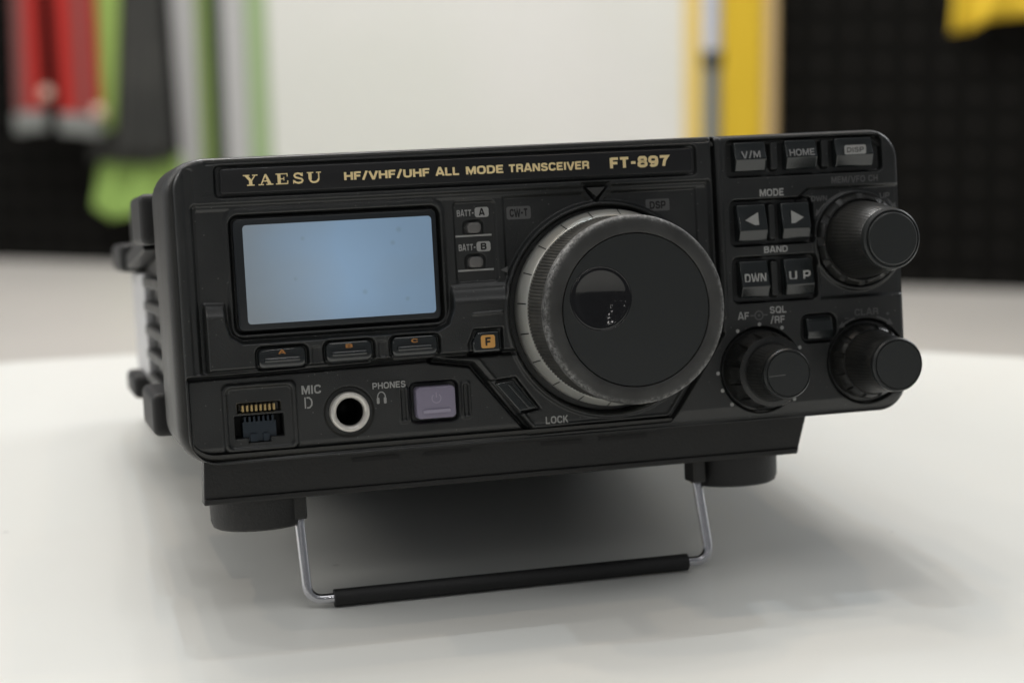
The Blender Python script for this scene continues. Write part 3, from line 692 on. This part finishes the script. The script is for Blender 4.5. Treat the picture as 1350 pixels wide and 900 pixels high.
# phones jack
v, f = lathe(42.9, 11.4, [(5.3, 3), (5.3, .5), (5.1, .1), (4.7, -.1), (4.3, 0), (3.75, .5), (3.65, 3), (3.6, 12)], 96, close=False)
jk = mesh_obj('phones_jack', v, f, M['chrome'], radio, sharp=50)
v, f = lathe(42.9, 11.4, [(3.58, 1.4), (3.56, 11.5)], 48); mesh_obj('jack_bore', v, f, M['dark'], jk)
text('PHONES', 49.4, 58.4, 16.9, 18.6, M['print'])
yd = hy(51.8, 15)
flat(stroke([(51.8 + 1.05 * math.cos(math.radians(a)), 14.6 + 1.4 * math.sin(math.radians(a))) for a in range(-10, 191, 20)], .3) + [rr_contour(50.85, 13.7, .75, 1.7, .3, 3), rr_contour(52.75, 13.7, .75, 1.7, .3, 3)], M['print'], yd, 'printed_mark')

# ------------------------------------------------------------------ main dial
dial = bpy.data.objects.new('tuning_dial', None); COL.objects.link(dial); dial.parent = radio
NT = 20
def ringfun(k, r, y, a): return r
v, f = lathe(DX, DZ, [(26.9, 2.5), (26.9, -.6), (26.75, -.95), (25.45, -4.1), (25.2, -4.4), (23.4, -4.5)], 360, close=False)
mesh_obj('silver_ring', v, f, M['silver'], dial, sharp=30)
b = MB()
for i in range(NT):
    a = 2 * PI * (i + .5) / NT + math.radians(3)
    ca, sa = math.cos(a), math.sin(a); tx, tz = -sa * .17, ca * .17
    pts = []
    for r, y in ((26.93, -.6), (26.79, -1.0), (26.1, -2.5), (25.48, -4.14)):
        pts += [(DX + r * ca - tx, y - .03, DZ + r * sa - tz), (DX + r * ca + tx, y - .03, DZ + r * sa + tz)]
    b.add(pts, [(0, 1, 3, 2), (2, 3, 5, 4), (4, 5, 7, 6)])
b.obj('ring_marks', M['dark'], dial, smooth=False)
NR = 165; SG = NR * 6
def rib(k, r, y, a):
    if k in (1, 2, 3): return r + .36 * max(0, math.cos(a * NR)) ** .6 * (1 if k == 2 else .9)
    return r
v, f = lathe(DX, DZ, [(23.4, -3.9), (24.75, -4.1), (24.45, -10.5), (24.2, -16.2), (24.2, -17.2)], SG, rib, close=False)
mesh_obj('ribbed_grip', v, f, M['dusty'], dial, sharp=40)
v, f = lathe(DX, DZ, [(23.9, -16.6), (24.4, -16.9), (24.75, -17.4), (25.0, -18.2), (25.1, -19.0), (25.1, -20.1), (24.9, -20.9), (24.45, -21.5), (23.8, -21.75), (22.2, -21.95), (20.7, -22.05), (20.35, -21.9), (20.25, -20.6)], 256, close=False)
mesh_obj('dial_rim', v, f, M['rim'], dial)
def dial_disc():
    cx, cz = 107.1, 38.0; rd = 8.2; Rr = 20.15; seg = 160; v = []; f = []; rows = []
    dep = 2.0; RS = (rd * rd + dep * dep) / (2 * dep)
    radii = [('d', t) for t in (.02, .15, .3, .45, .6, .72, .82, .9, .96)] + [('e', 1.0), ('e', 1.03)] + [('f', t) for t in (.35, .7, .97, 1.0)]
    vd = []; vf = []
    ox, oz = cx - DX, cz - DZ
    def ring(kind, t):
        r_ = []
        for i in range(seg):
            a = 2 * PI * i / seg; ca, sa = math.cos(a), math.sin(a)
            bq = ox * ca + oz * sa; rmax = -bq + math.sqrt(bq * bq - (ox * ox + oz * oz - Rr * Rr))
            if kind == 'd': r = rd * t; y = -22.0 + (math.sqrt(RS * RS - r * r) - (RS - dep))
            elif kind == 'e': r = rd * t; y = -22.0 if t > 1 else -21.85
            else: r = rd * 1.03 + (rmax - rd * 1.03) * t; y = -22.0 if t < 1 else -21.6
            y += (.55 * max(0, (t - .86) / .14) ** 2 - .55) * (kind == 'd')
            r_.append((cx + r * ca, y, cz + r * sa))
        return r_
    dd = [ring('d', t) for t in (.01, .12, .25, .38, .5, .6, .7, .79, .84, .87, .90, .93, .96, .98, 1.0)]
    _y = lambda ring_, yy: [(x, yy, z) for x, _, z in ring_]
    dd += [_y(ring('e', 1.005), -22.05), _y(ring('e', 1.02), -22.12), _y(ring('e', 1.035), -22.1), _y(ring('e', 1.045), -21.95)]
    v1, f1 = loft(dd, cap0=True, cap1=False)
    ee = [ring('e', 1.03)] + [ring('f', t) for t in (.35, .7, .95, .992, 1.0)]
    ee.append([(DX + (x - DX), -20.5, z) for x, y, z in ee[-1]])
    v2, f2 = loft(ee, cap0=False, cap1=False)
    d = mesh_obj('dial_face', v2, f2, M['disc'], dial, sharp=35)
    mesh_obj('finger_dimple', v1, f1, M['dimple'], d)
dial_disc()
for d in ('dial_rim',):
    pass
b = MB(); v, f = lathe(DX, DZ, [(23.3, -6), (20.2, -18.2)], 96); mesh_obj('dial_core', v, f, M['dark'], dial)

# ------------------------------------------------------------------ small knobs
def knob(name, cx, cz, body, cap, base=None, knurl=0, dep=.25, mark=False, notches=0):
    e = bpy.data.objects.new(name, None); COL.objects.link(e); e.parent = radio
    if base:
        def bf(k, r, y, a):
            if notches and 2 <= k <= 3:
                return r - .7 * (1 if math.cos(a * notches) > .55 else 0)
            return r
        v, f = lathe(cx, cz, base, 192, bf); mesh_obj('base_ring', v, f, M['knob'], e, sharp=35)
    def kf(k, r, y, a): return r + (dep * math.cos(a * knurl) if (knurl and 0 < k < len(body) - 1) else 0)
    v, f = lathe(cx, cz, body, knurl * 6 if knurl else 128, kf); mesh_obj('grip', v, f, M['knob'], e, sharp=45)
    v, f = lathe(cx, cz, cap, 128); c = mesh_obj('cap', v, f, M['disc'], e, sharp=30)
    if mark:
        yc = cap[-1][1] - .04; flat([[(cx - 5.6, cz - .55), (cx - .8, cz - .3), (cx - .8, cz - .05), (cx - 5.6, cz - .3)]], M['dimprint'], yc, 'pointer_line', c)
    return e
knob('channel_knob', 191.4, 49.2,
     [(10.8, 1), (10.8, -2.6), (10.5, -6), (9.7, -12), (8.8, -17.5), (8.2, -19.0)],
     [(8.3, -18.6), (8.45, -19.6), (8.35, -20.6), (7.9, -21.0), (7.75, -21.0), (7.65, -20.75), (7.4, -20.75), (7.2, -21.4), (6.9, -21.6)],
     base=[(13.0, 2), (13.0, -.4), (12.4, -1.4), (12.0, -1.9), (11.5, -2.0), (11.1, -1.4)], knurl=60, dep=.035, notches=12)
knob('volume_knob', 160.0, 14.3,
     [(7.8, 1), (7.8, -8.2), (7.5, -9.5), (7.2, -12.5), (7.0, -15.5), (6.7, -16.4)],
     [(6.6, -16.2), (6.9, -16.8), (6.85, -18.2), (6.5, -18.7), (6.35, -18.7), (6.25, -18.5), (6.05, -18.5), (5.9, -18.9)],
     base=[(10.9, 2.5), (10.9, -2.0), (10.6, -4.0), (10.2, -7.0), (9.7, -8.0), (8.4, -8.3)], knurl=48, dep=.05, mark=True, notches=13)
knob('clarifier_knob', 192.0, 14.6,
     [(9.0, 1), (8.9, -4.5), (8.5, -8), (8.0, -13), (7.6, -16.8), (7.2, -18.0)],
     [(7.2, -17.6), (7.5, -18.4), (7.45, -19.6), (7.05, -20.1), (6.9, -20.1), (6.8, -19.9), (6.6, -19.9), (6.45, -20.3)],
     base=[(10.6, 2.5), (10.6, -1.6), (10.2, -3.2), (9.8, -4.2), (9.3, -4.8), (8.6, -4.8)], knurl=54, dep=.04, notches=13)

# ------------------------------------------------------------------ table, floor, back wall
def table_material():
    Mt = bpy.data.materials.new('white_laminate'); Mt.use_nodes = True; nt = Mt.node_tree; b = nt.nodes['Principled BSDF']
    tc = nt.nodes.new('ShaderNodeTexCoord')
    n = nt.nodes.new('ShaderNodeTexNoise'); n.inputs['Scale'].default_value = 5; n.inputs['Detail'].default_value = 4
    nt.links.new(tc.outputs['Object'], n.inputs['Vector'])
    r = nt.nodes.new('ShaderNodeMapRange'); r.inputs['From Min'].default_value = .4; r.inputs['From Max'].default_value = .7; nt.links.new(n.outputs['Fac'], r.inputs['Value'])
    mx = nt.nodes.new('ShaderNodeMix'); mx.data_type = 'RGBA'; mx.inputs['A'].default_value = (.765, .775, .745, 1); mx.inputs['B'].default_value = (.735, .735, .70, 1)
    nt.links.new(r.outputs[0], mx.inputs['Factor'])
    # specks and hairline scratches
    w = nt.nodes.new('ShaderNodeTexVoronoi'); w.feature = 'F1'; w.inputs['Scale'].default_value = 26; nt.links.new(tc.outputs['Object'], w.inputs['Vector'])
    s = nt.nodes.new('ShaderNodeMapRange'); s.inputs['From Min'].default_value = .035; s.inputs['From Max'].default_value = .02; s.inputs['To Max'].default_value = .35
    nt.links.new(w.outputs['Distance'], s.inputs['Value'])
    m2 = nt.nodes.new('ShaderNodeMix'); m2.data_type = 'RGBA'; m2.inputs['B'].default_value = (.35, .34, .32, 1)
    nt.links.new(s.outputs[0], m2.inputs['Factor']); nt.links.new(mx.outputs['Result'], m2.inputs['A']); nt.links.new(m2.outputs['Result'], b.inputs['Base Color'])
    nt.links.new(m2.outputs['Result'], b.inputs['Base Color'])
    rr = nt.nodes.new('ShaderNodeMapRange'); rr.inputs['From Min'].default_value = .35; rr.inputs['From Max'].default_value = .7; rr.inputs['To Min'].default_value = .31; rr.inputs['To Max'].default_value = .37
    nt.links.new(n.outputs['Fac'], rr.inputs['Value']); nt.links.new(rr.outputs[0], b.inputs['Roughness'])
    return Mt
tb = bpy.data.objects.new('round_table', None); COL.objects.link(tb); tb.location = (-.03, -.281, -.75)
tag(tb, 'round white laminate table that carries the radio, filling the lower half of the view', 'table')
def zlathe(name, prof, seg, material, parent):
    v = []; f = []
    for r, z in prof:
        for i in range(seg):
            a = 2 * PI * i / seg; v.append((r * math.cos(a), r * math.sin(a), z))
    for k in range(len(prof) - 1):
        for i in range(seg):
            j = (i + 1) % seg; f.append((k * seg + i, k * seg + j, (k + 1) * seg + j, (k + 1) * seg + i))
    f.append(tuple(range((len(prof) - 1) * seg, len(prof) * seg))); f.append(tuple(range(seg - 1, -1, -1)))
    return mesh_obj(name, v, f, material, parent, scale=1, sharp=35)
M['table'] = table_material()
M['tablemetal'] = mat('table_leg_grey', (.35, .35, .35), .4, metal=.6)
zlathe('tabletop', [(.655, .722), (.662, .726), (.664, .736), (.662, .7465), (.658, .75)], 192, M['table'], tb)
zlathe('pedestal', [(.28, 0), (.28, .012), (.05, .03), (.035, .06), (.035, .69), (.12, .7215)], 48, M['tablemetal'], tb)

M['floor'] = mat('pale_floor', (.55, .525, .49), .45, var=(2.0, (.50, .48, .45), .4, .65, .5))
me = mesh_obj('floor', [(-9, -6, -.75), (12, -6, -.75), (12, 12, -.75), (-9, 12, -.75)], [(0, 1, 2, 3)], M['floor'], None, False, 1)
tag(me, kind='structure')

# wall frame: s along the wall, off towards the camera, z up (mm)
A = np.array([141.8, 5682.1]); E = np.array([.854175, -.519986]); N = np.array([-.519986, -.854175])
def wp(s, off, z): q = A + E * s + N * off; return (q[0], q[1], z)
def wbox(s0, s1, o0, o1, z0, z1, s0b=None, s1b=None):
    """block on the wall; s0b/s1b give the lower edge when it differs"""
    s0b = s0 if s0b is None else s0b; s1b = s1 if s1b is None else s1b
    v = [wp(s0b, o0, z0), wp(s1b, o0, z0), wp(s1b, o1, z0), wp(s0b, o1, z0), wp(s0, o0, z1), wp(s1, o0, z1), wp(s1, o1, z1), wp(s0, o1, z1)]
    return v, [(0, 1, 2, 3), (4, 7, 6, 5), (0, 4, 5, 1), (1, 5, 6, 2), (2, 6, 7, 3), (3, 7, 4, 0)]
def wthing(name, blocks, material, label, cat, group=None, smooth=False):
    b = MB()
    for q in blocks: b.add(*wbox(*q))
    o = b.obj(name, material, None, smooth); tag(o, label, cat, group); return o
def perforated():
    Mt = bpy.data.materials.new('black_perforated_board'); Mt.use_nodes = True; nt = Mt.node_tree; b = nt.nodes['Principled BSDF']
    tc = nt.nodes.new('ShaderNodeTexCoord'); mp = nt.nodes.new('ShaderNodeMapping'); mp.inputs['Rotation'].default_value[2] = math.atan2(.519986, .854175)
    nt.links.new(tc.outputs['Object'], mp.inputs['Vector'])
    sp = nt.nodes.new('ShaderNodeSeparateXYZ'); nt.links.new(mp.outputs[0], sp.inputs[0])
    def cell(out):
        a = nt.nodes.new('ShaderNodeMath'); a.operation = 'MULTIPLY'; a.inputs[1].default_value = 1 / .085; nt.links.new(out, a.inputs[0])
        c = nt.nodes.new('ShaderNodeMath'); c.operation = 'FRACT'; nt.links.new(a.outputs[0], c.inputs[0])
        d = nt.nodes.new('ShaderNodeMath'); d.operation = 'SUBTRACT'; d.inputs[1].default_value = .5; nt.links.new(c.outputs[0], d.inputs[0])
        e = nt.nodes.new('ShaderNodeMath'); e.operation = 'POWER'; e.inputs[1].default_value = 2; nt.links.new(d.outputs[0], e.inputs[0]); return e.outputs[0]
    s = nt.nodes.new('ShaderNodeMath'); s.operation = 'ADD'; nt.links.new(cell(sp.outputs['X']), s.inputs[0]); nt.links.new(cell(sp.outputs['Z']), s.inputs[1])
    l = nt.nodes.new('ShaderNodeMath'); l.operation = 'LESS_THAN'; l.inputs[1].default_value = .035; nt.links.new(s.outputs[0], l.inputs[0])
    mx = nt.nodes.new('ShaderNodeMix'); mx.data_type = 'RGBA'; mx.inputs['A'].default_value = (.0035, .0034, .0028, 1); mx.inputs['B'].default_value = (.013, .012, .011, 1)
    nt.links.new(l.outputs[0], mx.inputs['Factor']); nt.links.new(mx.outputs['Result'], b.inputs['Base Color']); b.inputs['Roughness'].default_value = .8
    b.inputs['Specular IOR Level'].default_value = .1
    return Mt
M['black'] = perforated()
b = MB(); b.add(*wbox(-3500, 6500, -60, 0, -760, 2600)); wl = b.obj('wall', M['black'], None, False); tag(wl, kind='structure')

M['board'] = mat('white_board', (.645, .645, .62), .45, var=(1.0, (.61, .62, .58), .4, .6, .5))
M['yellow'] = mat('yellow_panel', (.68, .46, .02), .5)
M['cream'] = mat('cream_strip', (.66, .50, .17), .5)
M['paleyellow'] = mat('cream_edge', (.62, .45, .22), .5)
M['poleg'] = mat('grey_pole', (.17, .21, .25), .4, metal=.3)
M['polew'] = mat('pale_pole', (.48, .52, .62), .4)
M['grape'] = mat('dark_pole_clamp', (.03, .035, .035), .5)
M['red'] = mat('red_webbing', (.36, .013, .008), .6)
M['pinkgrey'] = mat('grey_red_webbing', (.20, .07, .065), .6)
M['rose'] = mat('dusty_red_webbing', (.21, .055, .05), .6)
M['lime'] = mat('lime_fabric', (.26, .38, .09), .75)
M['limeb'] = mat('bright_lime_fabric', (.27, .42, .10), .8)
M['darkcloth'] = mat('charcoal_fabric', (.026, .027, .025), .85, var=(4, (.050, .050, .046), .4, .65, .9))
M['greyw'] = mat('pale_grey_fabric', (.40, .40, .40), .8)
M['green'] = mat('green_edging', (.16, .23, .06), .7)
M['dkgreen'] = mat('dark_green_edging', (.018, .030, .015), .7)
M['sage'] = mat('sage_edging', (.28, .38, .20), .7)
M['buckle'] = mat('grey_buckle', (.20, .21, .20), .45)
M['bead'] = mat('pale_bead', (.62, .42, .34), .3)

wthing('white_board', [(716, 1988, 0, 42, -752, 700)], M['board'], 'large plain white display board filling the wall behind the radio', 'board')
wthing('yellow_panel', [(2030, 2213, 0, 62, -752, 700)], M['yellow'], 'tall yellow panel standing right of the white board behind the grey pole', 'panel')
wthing('cream_edge', [(1989, 2029, 0, 58, -752, 700)], M['cream'], 'narrow pale cream strip between the white board and the grey pole', 'strip')
wthing('panel_edge', [(2214, 2246, 0, 50, -752, 700)], M['paleyellow'], 'narrow tan strip along the right side of the yellow panel', 'strip')
# pole in front of the yellow panel
def wcyl(name, s, off, r, z0, z1, material, parent=None, seg=24):
    c = wp(s, off, 0); v = []; f = []
    for z in (z0, z1):
        for i in range(seg):
            a = 2 * PI * i / seg; v.append((c[0] + r * math.cos(a), c[1] + r * math.sin(a), z))
    for i in range(seg):
        j = (i + 1) % seg; f.append((i, j, seg + j, seg + i))
    f += [tuple(range(seg - 1, -1, -1)), tuple(range(seg, 2 * seg))]
    return mesh_obj(name, v, f, material, parent, sharp=35)
pe = bpy.data.objects.new('telescopic_pole', None); COL.objects.link(pe)
tag(pe, 'grey telescopic pole with pale upper tube and dark clamp before the yellow panel', 'pole')
wcyl('lower_tube', 2104, 250, 24, -750, -120, M['poleg'], pe); wcyl('clamp', 2104, 250, 30, -120, -78, M['grape'], pe); wcyl('upper_tube', 2103, 250, 25, -78, 650, M['polew'], pe)
# yellow cloth hanging at the top right
def cloth(name, outline_top, outline_bot, off, thick, material, label, cat, folds=6, amp=12, group=None):
    """hanging cloth: outline_top/bot are (s, z) lists of equal length; wavy in depth, with thickness"""
    ns = 28; nz = 14; v = []; f = []
    def lerp(L, t):
        q = t * (len(L) - 1); i = min(int(q), len(L) - 2); u = q - i
        return (L[i][0] * (1 - u) + L[i + 1][0] * u, L[i][1] * (1 - u) + L[i + 1][1] * u)
    for side in (0, 1):
        for j in range(nz + 1):
            for i in range(ns + 1):
                t = i / ns; w = j / nz; a = lerp(outline_top, t); c = lerp(outline_bot, t)
                s = a[0] * (1 - w) + c[0] * w; z = a[1] * (1 - w) + c[1] * w
                o = off + amp * math.sin(t * folds * 2 * PI + w * 1.3) * (.5 + .5 * w) + (thick if side else 0)
                v.append(wp(s, o, z))
    n = (ns + 1) * (nz + 1)
    for j in range(nz):
        for i in range(ns):
            a = j * (ns + 1) + i; f.append((a, a + ns + 1, a + ns + 2, a + 1)); f.append((n + a, n + a + 1, n + a + ns + 2, n + a + ns + 1))
    for j in range(nz):
        a = j * (ns + 1); f.append((a, n + a, n + a + ns + 1, a + ns + 1)); c = a + ns; f.append((c, c + ns + 1, n + c + ns + 1, n + c))
    for i in range(ns):
        f.append((i, i + 1, n + i + 1, n + i)); a = nz * (ns + 1) + i; f.append((a, n + a, n + a + 1, a + 1))
    o = mesh_obj(name, v, f, material, None); tag(o, label, cat, group); return o
cloth('hanging_cloth', [(2752, 420), (3300, 420)], [(2722, -42), (2775, -36), (2820, -8), (2930, 2), (3050, -10), (3300, -30)], 80, 14, M['yellow'],
      'yellow cloth hanging at the top right of the black wall', 'cloth', 3, 10)
# garments on the left
cloth('dark_garment', [(262, 500), (392, 500)], [(140, -418), (250, -420), (330, -424), (424, -408)], 95, 16, M['darkcloth'],
      'charcoal garment hanging between the lime strap and the pale grey curtain', 'garment', 3, 16)
cloth('lime_cloth', [(150, -398), (424, -392)], [(118, -560), (170, -602), (240, -585), (308, -590), (424, -500)], 60, 12, M['limeb'],
      'bright lime green cloth showing below the charcoal garment, left of the radio', 'cloth', 2, 10)
cloth('lime_strap', [(210, 500), (316, 500)], [(182, -314), (205, -322), (232, -314)], 120, 8, M['lime'],
      'lime green strap tapering downward beside the red straps', 'strap', 1, 3)
straps = [(-60, -24, -88, -52, 'pinkgrey', 'dusty grey-red strap at the far left of the row', -300),
          (-22, 18, -50, 10, 'red', 'red strap second from the left in the row, beside the dark gap', -292),
          (62, 132, 66, 128, 'red', 'wide bright red strap in the middle of the row', -300),
          (133, 176, 129, 172, 'rose', 'dusty red strap just right of the wide red strap', -306),
          (177, 208, 173, 204, 'red', 'narrow red strap touching the lime strap', -306)]
for (a0, a1, b0, b1, mt, lb, zb) in straps:
    t = bpy.data.objects.new('hanging_strap', None); COL.objects.link(t); tag(t, lb, 'strap', 'red and grey straps hanging on the wall at the left')
    b = MB(); b.add(*wbox(a0, a1, 146, 154, zb + 34, 500, b0, b1)); b.obj('webbing', M[mt], t, False)
    cx = (b0 + b1) / 2; hw = (b1 - b0) / 2 + 6
    b = MB(); b.add(*wbox(cx - hw, cx + hw, 138, 162, zb - 28, zb + 36)); bevelled(b.obj('buckle', M['buckle'], t), 9)
def ball(name, s, off, z, r, material, label, cat, group=None):
    bm = bmesh.new(); bmesh.ops.create_uvsphere(bm, u_segments=20, v_segments=12, radius=r * .001)
    c = wp(s, off, z)
    for q in bm.verts: q.co += Vector(c) * .001
    me = bpy.data.meshes.new(name); bm.to_mesh(me); bm.free(); me.materials.append(material); me.polygons.foreach_set('use_smooth', [True] * len(me.polygons))
    o = bpy.data.objects.new(name, me); COL.objects.link(o); tag(o, label, cat, group); return o
ball('round_tag', 36, 176, -202, 21, M['bead'], 'pale round tag hanging between the two left red straps', 'tag', 'round tags on the straps')
ball('round_tag', 210, 176, -258, 22, M['bead'], 'pinkish round tag at the foot of the lime strap', 'tag', 'round tags on the straps')
# curtain and edging between the garment and the board
cloth('grey_curtain', [(392, 700), (488, 700)], [(430, -752), (484, -752)], 44, 12, M['greyw'], 'pale grey curtain hanging right of the charcoal garment', 'curtain', 2, 8)
wthing('edging_strip', [(490, 528, 20, 56, -752, 700)], M['green'], 'olive green strip right beside the pale grey curtain', 'strip')
wthing('edging_strip', [(529, 572, 20, 50, -752, 700)], M['dkgreen'], 'very dark green strip beside the olive green strip', 'strip')
wthing('edging_strip', [(574, 648, 20, 54, -752, 700)], M['greyw'], 'pale grey strip between the dark green strip and the sage strip', 'strip')
wthing('edging_strip', [(650, 714, 20, 50, -752, 700)], M['sage'], 'sage green strip along the left edge of the white board', 'strip')
